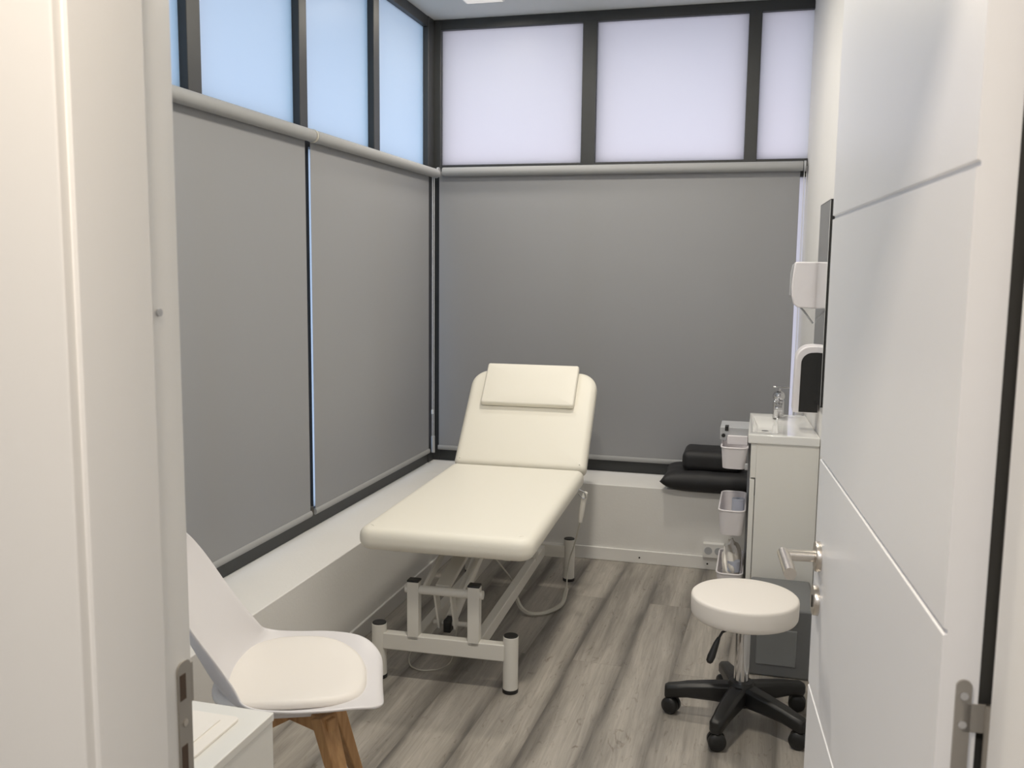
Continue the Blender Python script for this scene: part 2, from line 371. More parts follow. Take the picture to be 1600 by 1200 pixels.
# ------------------------------------------------------------------ door frame (trim) and door
def jamb(sgn, x, name):
    # profile in plan: rebate cheek at x, stop 13 mm proud, casings on both faces
    s = sgn
    poly = [(x, YF-.002), (x, -4.452), (x+.013*s, -4.454), (x+.013*s, YH+.0015), (x+.012*s, YH), (x+.008*s, YH+.005),
            (x+.003*s, YH+.005), (x+.001*s, YH-.006), (x-.002*s, YH-.008), (x-.12*s, YH-.008), (x-.124*s, YH-.003), (x-.124*s, YH+.012),
            (x-.03*s, YH+.012), (x-.03*s, YF-.012), (x-.085*s, YF-.012), (x-.085*s, YF+.004), (x-.004*s, YF+.004)]
    return struct(MB().prism(poly, lambda u, v, h: (u, v, h), 0, DH+.085).build(name, 'trimw', bevel=.0015, seg=2))
tl = jamb(1, JL, 'trim_2'); tr = jamb(-1, JR, 'trim_3')
struct(MB().box(JL-.005, JR+.005, YH, YF, DH, DH+.03).box(JL-.12, JR+.12, YH-.008, YH+.012, DH+.005, DH+.085).box(JL-.085, JR+.085, YF-.012, YF+.004, DH+.005, DH+.085).build('trim_4', 'trimw', bevel=.002))
# strike plate on the left jamb
xk = JL+.0006
pl = rrect(-4.4165, -4.3905, .93, 1.127, .009, 5)
sk = lab(MB().prism(pl, lambda u, v, h: (h, u, v), xk-.001, xk+.0016).build('strike_plate', 'dsteel', tl), 'worn steel strike plate')
MB().prism(rrect(-4.3903, -4.3866, 1.07, 1.12, .0012, 4), lambda u, v, h: (h, u, v), xk-.001, xk+.0016).build('strike_lip', 'dsteel', sk)
for z0, z1 in ((1.08, 1.112), (.975, 1.022)):
    MB().box(xk+.0010, xk+.0022, -4.4135, -4.402, z0, z1).build('latch_hole', 'hole', sk)
MB().cyl((xk+.001, -4.405, 1.05), (xk+.0028, -4.405, 1.05), .0045, 14).build('screw', 'steel', sk)
MB().cyl((JL-.001, -4.427, 1.548), (JL+.003, -4.427, 1.548), .0045, 14).build('rubber_buffer', 'grey', tl)

DA = .0746; DW, DT = .83, .0345
dr = sempty('door_1', (2.1027, -4.429, 0)); dr.rotation_euler = (0, 0, DA)
# local: y along the leaf (0 hinge side .. DW latch side), x thickness 0..DT (x=0 is the face seen)
g, gd, H = .0035, .004, 2.115
prof = [(DT, .008), (0, .008)]
for z in (.422, .8443, 1.2705, 1.6976): prof += [(0, z-g), (gd, z-g*.6), (gd, z+g*.6), (0, z+g)]
prof += [(0, H), (DT, H)]
leaf = MB().prism(prof, lambda u, v, h: (u, h, v), 0, DW).build('door_leaf', 'door', dr, angle=20)
yh = DW-.062
def rose(z, name):
    return MB().tube([(0.001, yh, z), (-.008, yh, z), (-.0095, yh, z)], [.0265, .0265, .0255], 36).build(name, 'steel', dr, bevel=.001)
hd = rose(1.105, 'door_handle')
MB().tube(spline([(-.006, yh, 1.105), (-.04, yh, 1.105), (-.062, yh, 1.105)], 4) , .0105, 20).build('handle_neck', 'steel', hd)
MB().tube([(-.062, yh+.009, 1.105), (-.062, yh-.11, 1.105)], .0105, 22).build('handle_lever', 'steel', hd)
kr = rose(1.025, 'keyhole_rose')
MB().box(-.0108, -.009, yh-.003, yh+.003, 1.013, 1.034).build('keyhole', 'black', kr)
# latch plate on the far edge is hidden; hinge on the near edge
hz = 1.10
m = MB(); m.prism(rrect(.0145, .0285, hz-.11, 1.226, .0068, 6), lambda u, v, h: (u, h, v), -.0022, .001)
hg = lab(m.build('hinge', 'dsteel', dr, angle=30), 'dull steel hinge on the door edge')
MB().box(.022, .0495, -.0022, .001, 1.176, 1.203).build('hinge_arm', 'dsteel', hg)
MB().cyl((.0465, -.004, 1.05), (.0465, -.004, 1.203), .0062, 18).build('hinge_pin', 'dsteel', hg)
for z in (1.211, 1.183): MB().cyl((.0215, -.004, z), (.0215, -.001, z), .0038, 14).build('screw', 'chrome', hg)
# dark strip between leaf and frame, the shade of the gap as colour
struct(MB().box(2.1395, 2.1542, -4.405, -4.380, .005, 2.12).build('trim_5', 'gap_fill'), 'dark strip standing for the shaded gap on the hinge side of the door frame')

# ------------------------------------------------------------------ ceiling lamps
LB = ['small square ceiling lamp in the corner above the windows', 'square ceiling lamp over the treatment bed', 'square ceiling lamp near the door']
for i, (x, y, s) in enumerate(PANELS):
    t = thing('ceiling_light', LB[i], 'ceiling light', (x, y, CEIL), 0, 'square ceiling lamps')
    h = s/2; m = MB()
    m.prism(rrect(-h, h, -h, h, .012), lambda u, v, k: (u, v, k), -.018, 0); m.build('housing', 'trimw', t, bevel=.002)
    MB().box(-h*.9, h*.9, -h*.9, h*.9, -.0205, -.017).build('diffuser', 'diffuser', t)

# ------------------------------------------------------------------ treatment bed
bed = thing('treatment_bed', 'white padded treatment bed with raised backrest on a white steel frame', 'bed', (.824, -2.195, 0), .033)
HW, TOP, TH, HY = .341, .628, .086, 1.262
def pad(poly, fn, name, th, r, mt='leather', par=bed, n=6):
    """cushion: outline inset and rounded at top and bottom edges"""
    m = MB(); k = len(poly)
    cx = sum(p[0] for p in poly)/k; cy = sum(p[1] for p in poly)/k
    def inset(d):
        res = []
        for i in range(k):
            a, b, c = Vector(poly[i-1]), Vector(poly[i]), Vector(poly[(i+1) % k])
            e1 = (b-a); e2 = (c-b)
            nn = Vector((0., 0.))
            for e in (e1, e2):
                if e.length > 1e-7: e = e.normalized(); nn += Vector((-e.y, e.x))
            nn.normalize(); res.append(b+nn*d)
        return res
    layers = []
    for j in range(n+1):
        a = PI/2*j/n; layers.append((r*(1-math.sin(a)), -th+r*(1-math.cos(a))))
    for j in range(n+1):
        a = PI/2*j/n; layers.append((r*(1-math.cos(a)), -r*(1-math.sin(a))))
    rings = [[m.bm.verts.new(fn(p.x, p.y, z)) for p in inset(d)] for d, z in layers]
    for A, B in zip(rings, rings[1:]):
        for j in range(k): m.bm.faces.new((A[j], A[(j+1) % k], B[(j+1) % k], B[j]))
    # crowned top
    prev = rings[-1]
    for s, dz in ((.97, .0008), (.8, .003), (.5, .004)):
        rg = [m.bm.verts.new(fn(cx+(p.x-cx)*s, cy+(p.y-cy)*s, dz)) for p in inset(r)]
        for j in range(k): m.bm.faces.new((prev[j], prev[(j+1) % k], rg[(j+1) % k], rg[j]))
        prev = rg
    c0 = m.bm.verts.new(fn(cx, cy, .0045))
    for j in range(k): m.bm.faces.new((prev[j], prev[(j+1) % k], c0))
    m.bm.faces.new(rings[0][::-1])
    return m.build(name, mt, par, angle=60)
seat = pad(rrect(-HW, HW, 0, HY, (.06, .06, .035, .035), 10), lambda u, v, z: (u, v, TOP+z), 'seat_cushion', TH, .036)
# the sewn corner seams
for s in (-1, 1):
    pts = [(s*(HW-.062), .012, TOP-.030+.0), (s*(HW-.064), .030, TOP-.007), (s*(HW-.056), .052, TOP+.0005), (s*(HW-.034), .063, TOP-.004), (s*(HW-.008), .062, TOP-.026)]
    MB().tube(spline(pts, 6), .0024, 6).build('seam', 'leather', seat)
BA = math.atan2(.435, .385); BL = .60
by = (math.cos(BA), math.sin(BA))
def bfn(u, v, z): return (u, HY+.008+v*by[0]-z*by[1], TOP-.006+v*by[1]+z*by[0])
back = pad(rrect(-HW, HW, 0, BL, (.03, .03, .10, .10), 12), bfn, 'backrest', TH, .034)
# frames below the pads
m = MB()
for s in (-1, 1): m.box(s*.22-.015, s*.22+.015, .12, HY-.05, TOP-TH-.032, TOP-TH-.002)
for y in (.14, .70, HY-.08): m.box(-.22, .22, y-.015, y+.015, TOP-TH-.032, TOP-TH-.002)
m.build('upper_frame', 'bedframe', bed, bevel=.003)
for s in (-1, 1):
    MB().beam(bfn(s*.2, .03, -TH-.014), bfn(s*.2, BL-.08, -TH-.014), .03, .026, up=(0, -by[1], by[0])).build('backrest_bar', 'bedframe', bed, bevel=.003)
OX = -.022
FX = (-.265+OX, .265+OX); FY = (.108, 1.432)
for y in FY:
    MB().box(FX[0]+.02, FX[1]-.02, y-.02, y+.02, .125, .190).build('cross_beam', 'bedframe', bed, bevel=.004)
    for x in FX:
        f = MB().cyl((x, y, .012), (x, y, .222), .029, 28).build('foot_post', 'bedframe', bed, bevel=.002)
        lab(MB().cyl((x, y, .218), (x, y, .226), .0275, 28).build('foot_cap', 'black', f, bevel=.002), 'black round end cap')
        lab(MB().cyl((x, y, 0), (x, y, .016), .0305, 28).build('rubber_foot', 'black', f, bevel=.003), 'black rubber foot')
for s in (-1, 1):
    x = OX+s*.121
    MB().box(x-.02, x+.02, FY[0], FY[1], .128, .184).build('base_rail', 'bedframe', bed, bevel=.004)
    for y in (FY[0], 1.20):
        u = MB().box(x-.023, x+.023, y-.02, y+.02, .172, .405).build('upright', 'bedframe', bed, bevel=.003)
        MB().box(x-.0235, x+.0235, y-.0205, y+.0205, .403, .412).build('upright_cap', 'black', u, bevel=.003)
    for y in (FY[0], 1.20):
        MB().beam((x-s*.04, y, .372), (x-s*.04, y+.10 if y > 1 else y+.50, .52), .012, .036).build('lift_arm', 'bedframe', bed, bevel=.003)
for y in (FY[0], 1.20):
    m = MB().cyl((OX-.156, y, .372), (OX+.156, y, .372), .017, 20)
    m.build('pivot_tube', 'bedframe', bed, bevel=.002)
# actuator and its bracket
m = MB()
m.beam((OX-.045, .205, .20), (OX-.045, .145, .36), .008, .045); m.beam((OX+.02, .205, .20), (OX+.02, .145, .36), .008, .045)
m.cyl((OX-.075, .215, .205), (OX+.06, .215, .205), .010, 16); m.build('actuator_bracket', 'bedframe', bed)
m = MB(); m.box(OX-.028, OX+.002, .185, .25, .175, .225); m.build('motor_end', 'black', bed, bevel=.004)
m = MB(); m.cyl((OX-.012, .245, .21), (OX-.012, .95, .44), .024, 20); m.build('actuator_tube', 'bedframe', bed)
m = MB(); m.beam((OX-.012, .85, .40), (OX-.012, 1.12, .49), .07, .06); m.build('motor', 'black', bed, bevel=.008)
m = MB(); m.beam((OX-.03, .185, .36), (OX-.03, .95, .50), .06, .02); m.build('lift_plate', 'bedframe', bed, bevel=.004)
# hand control, cable and coil
MB().tube([(1.183, -1.20, .585), (1.176, -1.20, .57), (1.160, -1.20, .47), (1.157, -1.2, .44)], [.008, .0125, .0125, .009], 18).build('hand_control', 'bedframe', bed, bevel=.001, world=True)
MB().tube(spline([(1.150, -1.22, .60), (1.176, -1.22, .588), (1.185, -1.22, .565), (1.17, -1.22, .56), (1.15, -1.22, .58)], 6), .003, 8).build('control_hook', 'chrome', bed, world=True)
ct = spline([(1.157, -1.2, .44), (1.115, -1.12, .30), (1.085, -1.06, .22), (1.07, -1.04, .14), (1.075, -1.08, .07)], 10)
MB().tube(ct, .0035, 8).build('cable', 'cable', bed, world=True)
base = spline([(1.075, -1.08, .07), (1.068, -1.16, .02), (1.02, -1.26, .010), (.95, -1.30, .010), (.90, -1.28, .025), (.865, -1.25, .07)], 40)
hx = []
for i in range(len(base)*3-2):
    k, fr = divmod(i, 3); p = base[k].lerp(base[min(k+1, len(base)-1)], fr/3)
    d = (base[min(k+1, len(base)-1)]-base[max(k-1, 0)]).normalized(); s = d.cross(Vector((0, 0, 1)))
    s = s.normalized() if s.length > .1 else Vector((1, 0, 0)); t_ = s.cross(d); a = i*2*PI/6
    hx.append(p+(s*math.cos(a)+t_*math.sin(a))*.0085+Vector((0, 0, .001)))
MB().tube(hx, .003, 6).build('coiled_cable', 'cable', bed, world=True)
MB().tube(spline([(.865, -1.25, .07), (.86, -1.3, .16), (.83, -1.42, .28), (.80, -1.5, .36), (.78, -1.5, .40)], 10), .0035, 8).build('cable', 'cable', bed, world=True)
MB().tube(spline([(.60, -1.75, .05), (.57, -1.85, .006), (.62, -1.98, .005), (.70, -2.0, .005), (.76, -1.9, .005), (.74, -1.75, .1)], 10), .003, 8).build('cable', 'cable', bed, world=True)
# head pillow
pw = thing('head_pillow', 'flat cream rectangular head pillow resting on the raised bed backrest', 'pillow', bed.location, bed.rotation_euler.z)
def pfn(u, v, z): return bfn(u, v, z+.040)
pad(rrect(-.252, .243, BL-.248, BL+.008, .012, 4), pfn, 'pillow_pad', .034, .010, par=pw)

# ------------------------------------------------------------------ saddle stool
ST = thing('swivel_stool', 'round white padded swivel stool on black castor base by the door', 'stool', (1.915, -2.062, 0))
SZ = .468
MB().lathe([(0, SZ-.078), (.174, SZ-.078), (.181, SZ-.075), (.185, SZ-.068), (.1865, SZ-.055), (.1870, SZ-.012), (.1855, SZ-.005), (.181, SZ-.001), (.174, SZ+.001), (.10, SZ+.004), (0, SZ+.005)], n=64).build('seat', 'wleather', ST, angle=60)
MB().lathe([(0, SZ-.096), (.09, SZ-.096), (.09, SZ-.079), (0, SZ-.079)], n=32).build('seat_plate', 'black', ST)
MB().lathe([(0, .13), (.0265, .13), (.0265, .342), (.0255, .346), (0, .346)], n=32).build('column', 'chrome', ST)
MB().lathe([(0, .345), (.030, .345), (.033, .36), (.033, .376), (0, .376)], n=32).build('column_collar', 'black', ST)
lv = MB().tube([(-.01, -.05, .376), (-.07, -.115, .366), (-.082, -.128, .345)], .0045, 10).build('height_lever', 'black', ST)
MB().tube([(-.080, -.126, .350), (-.088, -.134, .33), (-.102, -.150, .29), (-.108, -.157, .274), (-.110, -.159, .268)], [.006, .010, .014, .012, .006], 14).build('lever_grip', 'black', lv)
MB().lathe([(0, .062), (.040, .062), (.054, .08), (.056, .125), (.040, .15), (0, .152)], n=32).build('hub', 'black', ST)
CA = [math.atan2(y+2.062, x-1.915) for x, y in ((1.663, -2.071), (1.84, -2.308), (2.118, -2.214), (2.106, -1.93), (1.847, -1.80))]
def caster_parts(px, py, a, par):
    n_ = Vector((math.cos(a), math.sin(a), 0)); c = Vector((px, py, .031))
    m = MB()
    for s in (-1, 1):
        p = c+n_*(s*.014)
        m.tube([p-n_*.010*s*-1*-1, p+n_*.004*s, p+n_*.010*s, p+n_*.013*s], [.031, .031, .027, .014], 28)
    m.tube([c+Vector((0, 0, .012)), c+Vector((0, 0, .04))], [.013, .011], 16)
    return m.build('castor', 'black', par, angle=45)
for i, a in enumerate(CA):
    d = Vector((math.cos(a), math.sin(a), 0)); R = .245
    m = MB()
    n_ = Vector((-d.y, d.x, 0))
    secs = [(.02, .034, .066, .142), (.10, .031, .070, .134), (.19, .027, .070, .122), (R-.03, .025, .066, .116), (R+.012, .023, .058, .109), (R+.024, .016, .062, .103)]
    rings = []
    for s, hw, z0, z1 in secs:
        p = d*s; rings.append([m.bm.verts.new(q) for q in (p-n_*hw*.7+Vector((0, 0, z0)), p+n_*hw*.7+Vector((0, 0, z0)), p+n_*hw+Vector((0, 0, z0+.012)), p+n_*hw+Vector((0, 0, z1-.010)), p+n_*hw*.6+Vector((0, 0, z1)), p-n_*hw*.6+Vector((0, 0, z1)), p-n_*hw+Vector((0, 0, z1-.010)), p-n_*hw+Vector((0, 0, z0+.012)))])
    for A, B in zip(rings, rings[1:]):
        for j in range(8): m.bm.faces.new((A[j], A[(j+1) % 8], B[(j+1) % 8], B[j]))
    m.bm.faces.new(rings[0][::-1]); m.bm.faces.new(rings[-1])
    arm = m.build('base_arm', 'black', ST, bevel=.003, angle=50)
    caster_parts(d.x*R, d.y*R, a+(1.2, .5, 2.0, .9, 1.9)[i], arm)

# ------------------------------------------------------------------ tub chair
CH = thing('shell_chair', 'pale grey moulded shell chair with white seat pad and wooden legs', 'chair', (.694, -3.144, 0), -1.16)
# local: +y is forward, x sideways
prof = [(.268, .438), (.256, .450), (.205, .456), (.12, .449), (.03, .443), (-.06, .443), (-.125, .465), (-.175, .52), (-.210, .585), (-.245, .66), (-.283, .745), (-.322, .83), (-.345, .885)]
hw = [.266, .266, .268, .268, .266, .260, .246, .230, .222, .222, .224, .224, .220]
rise = [.0, .012, .032, .048, .058, .070, .078, .085, .078, .066, .055, .045, .035]   # edge lift along surface normal
def smooth_curve(vals, n):
    out = []
    k = len(vals)
    for i in range(n+1):
        t = i/n*(k-1); j = min(int(t), k-2); f = t-j
        p = [vals[max(0, min(k-1, j+q))] for q in (-1, 0, 1, 2)]
        out.append(.5*((2*p[1])+(p[2]-p[0])*f+(2*p[0]-5*p[1]+4*p[2]-p[3])*f*f+(3*p[1]-p[0]-3*p[2]+p[3])*f**3))
    return out
NV, NU = 64, 28
py = smooth_curve([p[0] for p in prof], NV); pz = smooth_curve([p[1] for p in prof], NV); ph = smooth_curve(hw, NV); pr = smooth_curve(rise, NV)
for i in range(NV+1):                       # rounded front lip and rounded top
    a_ = min(1, (i/NV)/.30); b_ = min(1, (1-i/NV)/.26)
    ph[i] *= max(.04, (1-(1-a_)**2.0))**(1/2.1) * max(.04, (1-(1-b_)**2.4))**(1/2.2)
def shell_pt(i, u, lift=0, k=1.0):
    j0, j1 = max(0, i-1), min(NV, i+1); ty, tz = py[j1]-py[j0], pz[j1]-pz[j0]; L_ = math.hypot(ty, tz) or 1
    ny, nz = -tz/L_, ty/L_
    if nz < 0 and i < NV*.4: ny, nz = -ny, -nz
    if ny < 0 and i >= NV*.4: ny, nz = -ny, -nz
    e = pr[i]*abs(u)**2.6 + lift
    return (ph[i]*u*k, py[i]+ny*e, pz[i]+nz*e)
m = MB(); G = [[m.bm.verts.new(shell_pt(i, -1+2*j/NU)) for j in range(NU+1)] for i in range(NV+1)]
for i in range(NV):
    for j in range(NU): m.bm.faces.new((G[i][j], G[i][j+1], G[i+1][j+1], G[i+1][j]))
sh = m.build('seat_shell', 'shell', CH, angle=80)
so = sh.modifiers.new('solid', 'SOLIDIFY'); so.thickness = .009; so.offset = -1
sb = sh.modifiers.new('sub', 'SUBSURF'); sb.levels = 1; sb.render_levels = 1
# seat pad
m = MB(); k = 48
def padpt(s, a, dz):
    u = math.cos(a)*.198*s; v = .045+math.sin(a)*(.195 if math.sin(a) > 0 else .215)*s
    ex = abs(math.cos(a))**.75*(1 if math.cos(a) >= 0 else -1); ey = abs(math.sin(a))**.8*(1 if math.sin(a) >= 0 else -1)
    u = ex*.218*s; v = .026+ey*.205*s
    base = .447+.055*max(0, (abs(u)/.25))**2.6+max(0, -v-.10)*.20
    return (u, v, base+dz)
rings = [[m.bm.verts.new(padpt(s, 2*PI*j/k, dz)) for j in range(k)] for s, dz in ((.97, .0), (1.0, .006), (1.005, .014), (.985, .024), (.93, .031), (.7, .036), (.35, .038))]
for A, B in zip(rings, rings[1:]):
    for j in range(k): m.bm.faces.new((A[j], A[(j+1) % k], B[(j+1) % k], B[j]))
m.bm.faces.new(rings[-1]); m.bm.faces.new(rings[0][::-1])
lab(m.build('seat_pad', 'wleather', CH, angle=70), 'white seat pad')
MB().prism(rrect(-.085, .085, -.085, .085, .03), lambda u, v, h: (u, v+.02, h), .400, .430).build('mounting_plate', 'shell', CH, bevel=.003)
for sx in (-1, 1):
    for sy in (-1, 1):
        m = MB(); m.beam((sx*.095, .02+sy*.095, .408), (sx*.195, .02+sy*.20, 0), .045, .055, up=(sx, -sy, 0), wx2=.024, wy2=.028)
        m.build('leg', 'wood', CH, bevel=.004)
for sx in (-1, 1):
    MB().beam((-.12*1, .02-sx*.12, .385), (.12, .02+sx*.12, .385), .03, .045).build('cross_rail', 'wood', CH, bevel=.003)

# ------------------------------------------------------------------ low white cabinet by the door
cb = thing('side_cabinet', 'low white cabinet in the corner behind the left door jamb', 'cabinet', (.76, -4.05, 0))
cx0, cx1, cy0, cy1, cz = .52, 1.001, -4.37, -3.73, .70
MB().box(cx0, cx1, cy0, cy1, .02, cz-.018).build('body', 'cab', cb, bevel=.002, world=True)
MB().box(cx0-.003, cx1+.002, cy0, cy1+.002, cz-.018, cz).build('top_panel', 'cab', cb, bevel=.002, world=True)
MB().box(cx0, cx1-.02, cy0+.02, cy1-.02, 0, .02).build('plinth', 'cab', cb, world=True)
dc = thing('document_tray', 'flat white tray with paper lying on the low white cabinet', 'tray', (.80, -3.95, cz))
m = MB(); m.prism(rrect(.66, .955, -4.2, -3.775, .012, 4), lambda u, v, h: (u, v, h), cz, cz+.006)
m.build('tray', 'paper', dc, bevel=.0015, world=True)
MB().box(.68, .925, -4.16, -3.80, cz+.006, cz+.0085).build('paper_sheet', 'paper', dc, world=True)

# ------------------------------------------------------------------ vanity unit
VA = WA*.7
vt = thing('vanity_cabinet', 'narrow white wall-hung washbasin cabinet on the right wall', 'cabinet', (2.02, -.93, 0))
y0, y1, VZ = -1.235, -.61, .865
def quad(xa, off0, off1): pass
xl = lambda y: 1.905-.012*(y+1.0)*0
m = MB(); m.prism([(1.935, y0), (xr(y0)-.002, y0), (xr(y1)-.002, y1), (1.935, y1)], lambda u, v, h: (u, v, h), .14, VZ)
m.build('body', 'cab', vt, bevel=.0015, world=True)
MB().box(1.911, 1.9315, y0+.001, y1-.001, .14, .705).build('door', 'cab', vt, bevel=.002, world=True)
MB().box(1.911, 1.935, y0+.001, y1-.001, .712, VZ-.002).build('upper_fascia', 'cab', vt, bevel=.002, world=True)
bs = thing('washbasin', 'slim white ceramic washbasin on top of the narrow cabinet', 'washbasin', (2.03, -.93, VZ))
m = MB(); bm = m.bm
oy0, oy1, ox = -1.245, -.60, 1.897; zt = .905
o4 = [(ox, oy0), (xr(oy0)-.001, oy0), (xr(oy1)-.001, oy1), (ox, oy1)]
i4 = [(ox+.018, oy0+.06), (ox+.125, oy0+.06), (ox+.125, oy1-.13), (ox+.018, oy1-.13)]
b4 = [(ox+.035, oy0+.11), (ox+.11, oy0+.11), (ox+.11, oy1-.19), (ox+.035, oy1-.19)]
V = lambda ps, z: [bm.verts.new((x, y, z)) for x, y in ps]
A, B, C_, D = V(o4, VZ), V(o4, zt), V(i4, zt), V(b4, zt-.032)
for a, b in ((A, B), (B, C_), (C_, D)):
    for j in range(4): bm.faces.new((a[j], a[(j+1) % 4], b[(j+1) % 4], b[j]))
bm.faces.new(D); bm.faces.new(A[::-1])
m.build('basin', 'ceramic', bs, bevel=.006, seg=4, world=True)
MB().cyl((ox+.072, -.95, zt-.0335), (ox+.072, -.95, zt-.029), .016, 20).build('drain', 'chrome', bs, world=True)
fc = thing('basin_tap', 'chrome mixer tap with lever standing on the washbasin', 'tap', (2.028, -.72, zt))
m = MB(); m.prism(rrect(-.026, .026, -.024, .024, .008, 4), lambda u, v, h: (u, v, h), 0, .085); m.build('tap_body', 'chrome', fc, bevel=.004)
MB().lathe([(0, .085), (.020, .085), (.027, .095), (.029, .108), (.024, .122), (.012, .130), (0, .131)], n=28).build('tap_head', 'chrome', fc)
m = MB(); m.prism([(-.02, .055), (-.10, .045), (-.104, .05), (-.10, .064), (-.02, .078)], lambda u, v, h: (h, u, v), -.018, .018); m.build('spout', 'chrome', fc, bevel=.004)
m = MB(); m.tube([(0, 0, .128), (.002, 0, .146)], .007, 12); m.box(-.028, .050, -.010, .010, .146, .154); m.build('lever', 'chrome', fc, bevel=.002)

# ------------------------------------------------------------------ wall pieces by the basin
mi = MB(); ya, yb = -1.34, -.97
mi.prism([(xr(ya)-.020, ya), (xr(ya)-.003, ya), (xr(yb)-.003, yb), (xr(yb)-.020, yb)], lambda u, v, h: (u, v, h), 1.05, 1.90)
mt = thing('wall_mirror', 'tall narrow mirror with black edges on the right wall above the washbasin', 'mirror', (xr(-1.15), -1.15, 1.05))
mi.build('mirror_backing', 'black', mt, world=True)
m = MB(); m.prism([(xr(ya+.004)-.0212, ya+.004), (xr(ya+.004)-.0198, ya+.004), (xr(yb-.001)-.0198, yb-.001), (xr(yb-.001)-.0212, yb-.001)], lambda u, v, h: (u, v, h), 1.055, 1.896)
m.build('mirror_glass', 'mirror', mt, world=True)
sd = thing('soap_dispenser', 'white plastic lever soap dispenser beside the mirror', 'soap dispenser', (xr(-.90), -.90, 1.44))
m = MB(); m.prism([(2.058, 1.50), (2.068, 1.462), (2.085, 1.447), (2.178, 1.442), (2.178, 1.652), (2.075, 1.652), (2.066, 1.648), (2.060, 1.60), (2.056, 1.54)], lambda u, v, h: (u, h, v), -.955, -.855)
m.build('dispenser_body', 'plastic', sd, bevel=.006, world=True)
m = MB(); m.prism([(2.049, 1.50), (2.058, 1.50), (2.057, 1.54), (2.061, 1.60), (2.068, 1.645), (2.058, 1.64), (2.05, 1.60)], lambda u, v, h: (u, h, v), -.945, -.865)
lab(m.build('clear_cover', 'grey', sd, bevel=.003, world=True), 'greyish translucent front cover')
MB().tube(spline([(2.10, -.905, 1.447), (2.12, -.905, 1.425), (2.15, -.905, 1.385), (2.158, -.905, 1.375)], 5), .0045, 10).build('dispenser_lever', 'grey', sd, world=True)
td = thing('towel_dispenser', 'white rounded towel dispenser with black side panel above the washbasin', 'dispenser', (2.13, -1.07, .99))
pr_ = [(2.185, .995), (2.080, .995)] + [(x, z) for x, z in arc2(2.145, 1.225, .063, PI, PI/2, 10)] + [(2.185, 1.29)]
pr_[1] = (2.078, .995)
m = MB(); m.prism(pr_, lambda u, v, h: (u, h, v), -1.14, -1.0); m.build('housing', 'plastic', td, bevel=.006, world=True)
pi_ = [(2.183, .999), (2.104, .999)] + arc2(2.154, 1.212, .048, PI, PI/2, 10) + [(2.183, 1.262)]
m = MB(); m.prism(pi_, lambda u, v, h: (u, h, v), -1.1425, -1.139); lab(m.build('side_panel', 'black', td, world=True), 'glossy black side panel')
for x in (2.086, 2.125): MB().cyl((x, -1.09, .975), (x, -1.09, .996), .005, 10).build('peg', 'grey', td, world=True)

# ------------------------------------------------------------------ slim trolley
tr_ = thing('storage_trolley', 'slim white three-tier trolley between the black cushions and the washbasin cabinet', 'trolley', (1.83, -.78, 0))
def basket(zt_, zb_, x0=1.775, x1=1.895, y0=-.98, y1=-.57):
    m = MB(); po = rrect(x0, x1, y0, y1, .035, 8); k = len(po)
    cx, cy = (x0+x1)/2, (y0+y1)/2; q = lambda p, s: (cx+(p[0]-cx)*s, cy+(p[1]-cy)*(1-(1-s)*.35))
    R = [[m.bm.verts.new((*q(p, s), z)) for p in po] for s, z in ((.86, zb_), (1, zt_), (.96, zt_), (.82, zb_+.004))]
    for A, B in zip(R, R[1:]):
        for j in range(k): m.bm.faces.new((A[j], A[(j+1) % k], B[(j+1) % k], B[j]))
    m.bm.faces.new(R[0][::-1]); m.bm.faces.new(R[-1])
    b = m.build('basket', 'plastic', tr_, world=True, angle=50)
    MB().tube([(*p, zt_) for p in po], .004, 8, closed=True).build('basket_rim', 'plastic', b, world=False) if 0 else None
    m = MB(); m.tube([(p[0], p[1], zt_) for p in po], .0042, 8, closed=True); m.build('basket_rim', 'plastic', tr_, world=True)
basket(.79, .69); basket(.49, .372); basket(.185, .085)
for y in (-.598, -.578):
    MB().box(1.896, 1.908, y-.004, y+.004, .05, .80).build('post', 'grey', tr_, bevel=.002, world=True)
MB().box(1.885, 1.90, -.986, -.972, .692, .722).build('rail_clip', 'grey', tr_, bevel=.003, world=True)
for y in (-.95, -.60):
    for x in (1.79, 1.88):
        m = MB(); m.cyl((x-.008, y, .022), (x+.008, y, .022), .022, 20); m.cyl((x, y, .03), (x, y, .09), .005, 8); m.build('castor', 'grey', tr_, world=True)
dv = thing('electrical_device', 'small grey device with a black knob on the top trolley basket', 'device', (1.83, -.86, .79))
m = MB(); m.prism([(1.765, .815), (1.765, .875), (1.90, .875), (1.90, .835), (1.80, .835), (1.795, .808)], lambda u, v, h: (u, h, v), -.90, -.70); m.build('casing', 'grey', dv, bevel=.003, world=True)
MB().box(1.80, 1.893, -.915, -.70, .7955, .838).build('drawer', 'plastic', dv, bevel=.003, world=True)
lab(MB().cyl((1.781, -.906, .835), (1.781, -.897, .835), .009, 20).build('knob', 'black', dv, world=True), 'round black knob')
lab(MB().box(1.787, 1.803, -.904, -.85, .858, .878).build('switch', 'black', dv, world=True), 'square black switch')
bx_ = thing('tissue_roll', 'pale blue-grey roll standing in the middle trolley basket', 'roll', (1.86, -.80, .376))
MB().lathe([(0, 0), (.030, 0), (.030, .135), (.010, .135), (.010, .12), (0, .12)], n=28).build('roll', 'bluew', bx_)
cw = thing('cotton_bag', 'small white crumpled bag in the middle trolley basket', 'bag', (1.813, -.86, .376))
m = MB(); bmesh.ops.create_icosphere(m.bm, subdivisions=3, radius=1)
for v in m.bm.verts: v.co = Vector((v.co.x*.024, v.co.y*.06, v.co.z*.032+.032))*(1+.08*math.sin(v.co.x*9+v.co.y*7)*math.cos(v.co.z*8))
for v in m.bm.verts: v.co.z = max(v.co.z, 0)
m.build('bag_body', 'paper', cw)
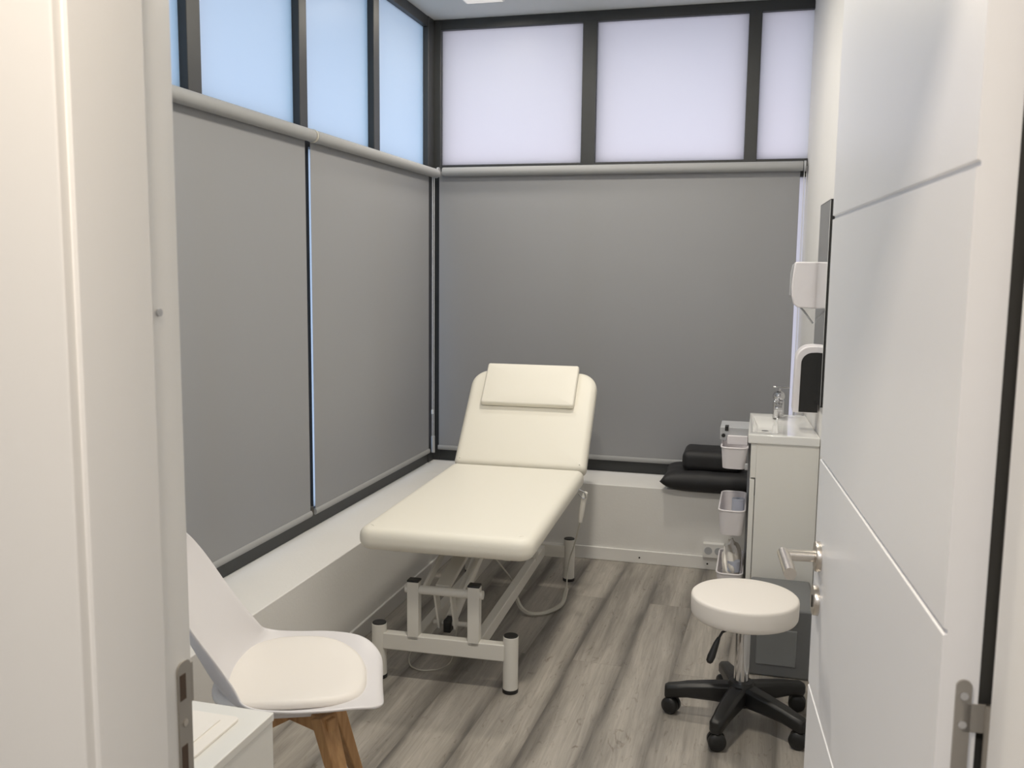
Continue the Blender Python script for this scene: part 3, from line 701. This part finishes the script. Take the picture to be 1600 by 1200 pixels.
wb_ = thing('plastic_bag', 'white and blue plastic bag sticking out of the lowest trolley basket', 'bag', (1.84, -.80, .09))
m = MB(); bmesh.ops.create_icosphere(m.bm, subdivisions=4, radius=1)
for v in m.bm.verts:
    c = v.co.copy(); k = 1+.10*math.sin(c.x*6+c.z*5)*math.cos(c.y*7-c.z*4)
    v.co = Vector((c.x*.045*k, c.y*.13*k, max(-.0, (c.z*.5+.5))*.20*k))
m.build('bag_body', 'paper', wb_); 
MB().lathe([(0, 0), (.030, 0), (.030, .05), (0, .05)], c=(.012, -.1, .09), n=24).build('blue_pack', 'bluew', wb_)

# ------------------------------------------------------------------ cushions on the back sill
def cushion(x0, x1, y0, y1, z0, h, name, label, pinch, boxy, rz=0):
    cx, cy = (x0+x1)/2, (y0+y1)/2; t = thing(name, label, 'cushion', (cx, cy, z0), rz)
    m = MB(); nx, ny = 40, 24; ax, ay = (x1-x0)/2, (y1-y0)/2
    def hh(u, v): return (max(0, 1-abs(u)**boxy)**.5)*(max(0, 1-abs(v)**boxy)**.5)
    def pt(u, v, s):
        k = 1-pinch*(1-abs(v)**2)*abs(u)**6*.0-pinch*.5*(abs(u)**3)*(1-v*v); q = 1-pinch*.5*(abs(v)**3)*(1-u*u)
        w_ = 1+.04*math.sin(u*11+v*3)*math.sin(v*7)
        return (u*ax*k, v*ay*q, h/2+s*h/2*hh(u, v)*w_ if s > 0 else h/2-h/2*min(1, hh(u, v)*1.15))
    for s in (1, -1):
        G = [[m.bm.verts.new(pt(-1+2*i/nx, -1+2*j/ny, s)) for j in range(ny+1)] for i in range(nx+1)]
        for i in range(nx):
            for j in range(ny): m.bm.faces.new((G[i][j], G[i+1][j], G[i+1][j+1], G[i][j+1]))
    bmesh.ops.remove_doubles(m.bm, verts=m.bm.verts, dist=1e-5)
    m.build('cushion_cover', 'blackc', t, angle=80)
    return t
cushion(1.44, 2.04, -.43, -.03, SILL, .115, 'floor_cushion', 'large flat black cushion lying on the back window ledge', .10, 5)
rc = thing('bolster_cushion', 'smaller boxy black cushion on top of the large flat black one', 'cushion', (1.75, -.22, SILL+.108))
pad(rrect(-.20, .12, -.14, .12, .03, 6), lambda u, v, z: (u, v, .108+z), 'cushion_cover', .108, .035, 'blackc', rc)

# ------------------------------------------------------------------ socket and bin
so_ = thing('power_socket', 'white double power socket on the wall under the back ledge', 'socket', (1.735, -DB, .06))
MB().box(1.679, 1.791, -DB-.034, -DB, .072, .152).build('socket_box', 'trimw', so_, bevel=.004, world=True)
for x in (1.708, 1.762):
    r_ = MB().tube([(x, -DB-.036, .112), (x, -DB-.031, .112)], .0205, 28).build('socket_well', 'grey', so_, world=True)
    for dx in (-.009, .009): MB().cyl((x+dx, -DB-.0375, .112), (x+dx, -DB-.0355, .112), .003, 10).build('pin_hole', 'black', r_, world=False)
bn = thing('storage_bin', 'dark grey plastic storage bin under the washbasin cabinet', 'bin', (2.06, -1.47, 0))
m = MB(); m.prism([(1.935, -1.66), (2.195, -1.66), (2.18, -1.28), (1.935, -1.28)], lambda u, v, h: (u, v, h), 0, .285); m.build('bin_body', 'bin', bn, bevel=.01, world=True)
MB().box(1.965, 2.12, -1.664, -1.655, .05, .20).build('front_panel', 'binl', bn, bevel=.004, world=True)
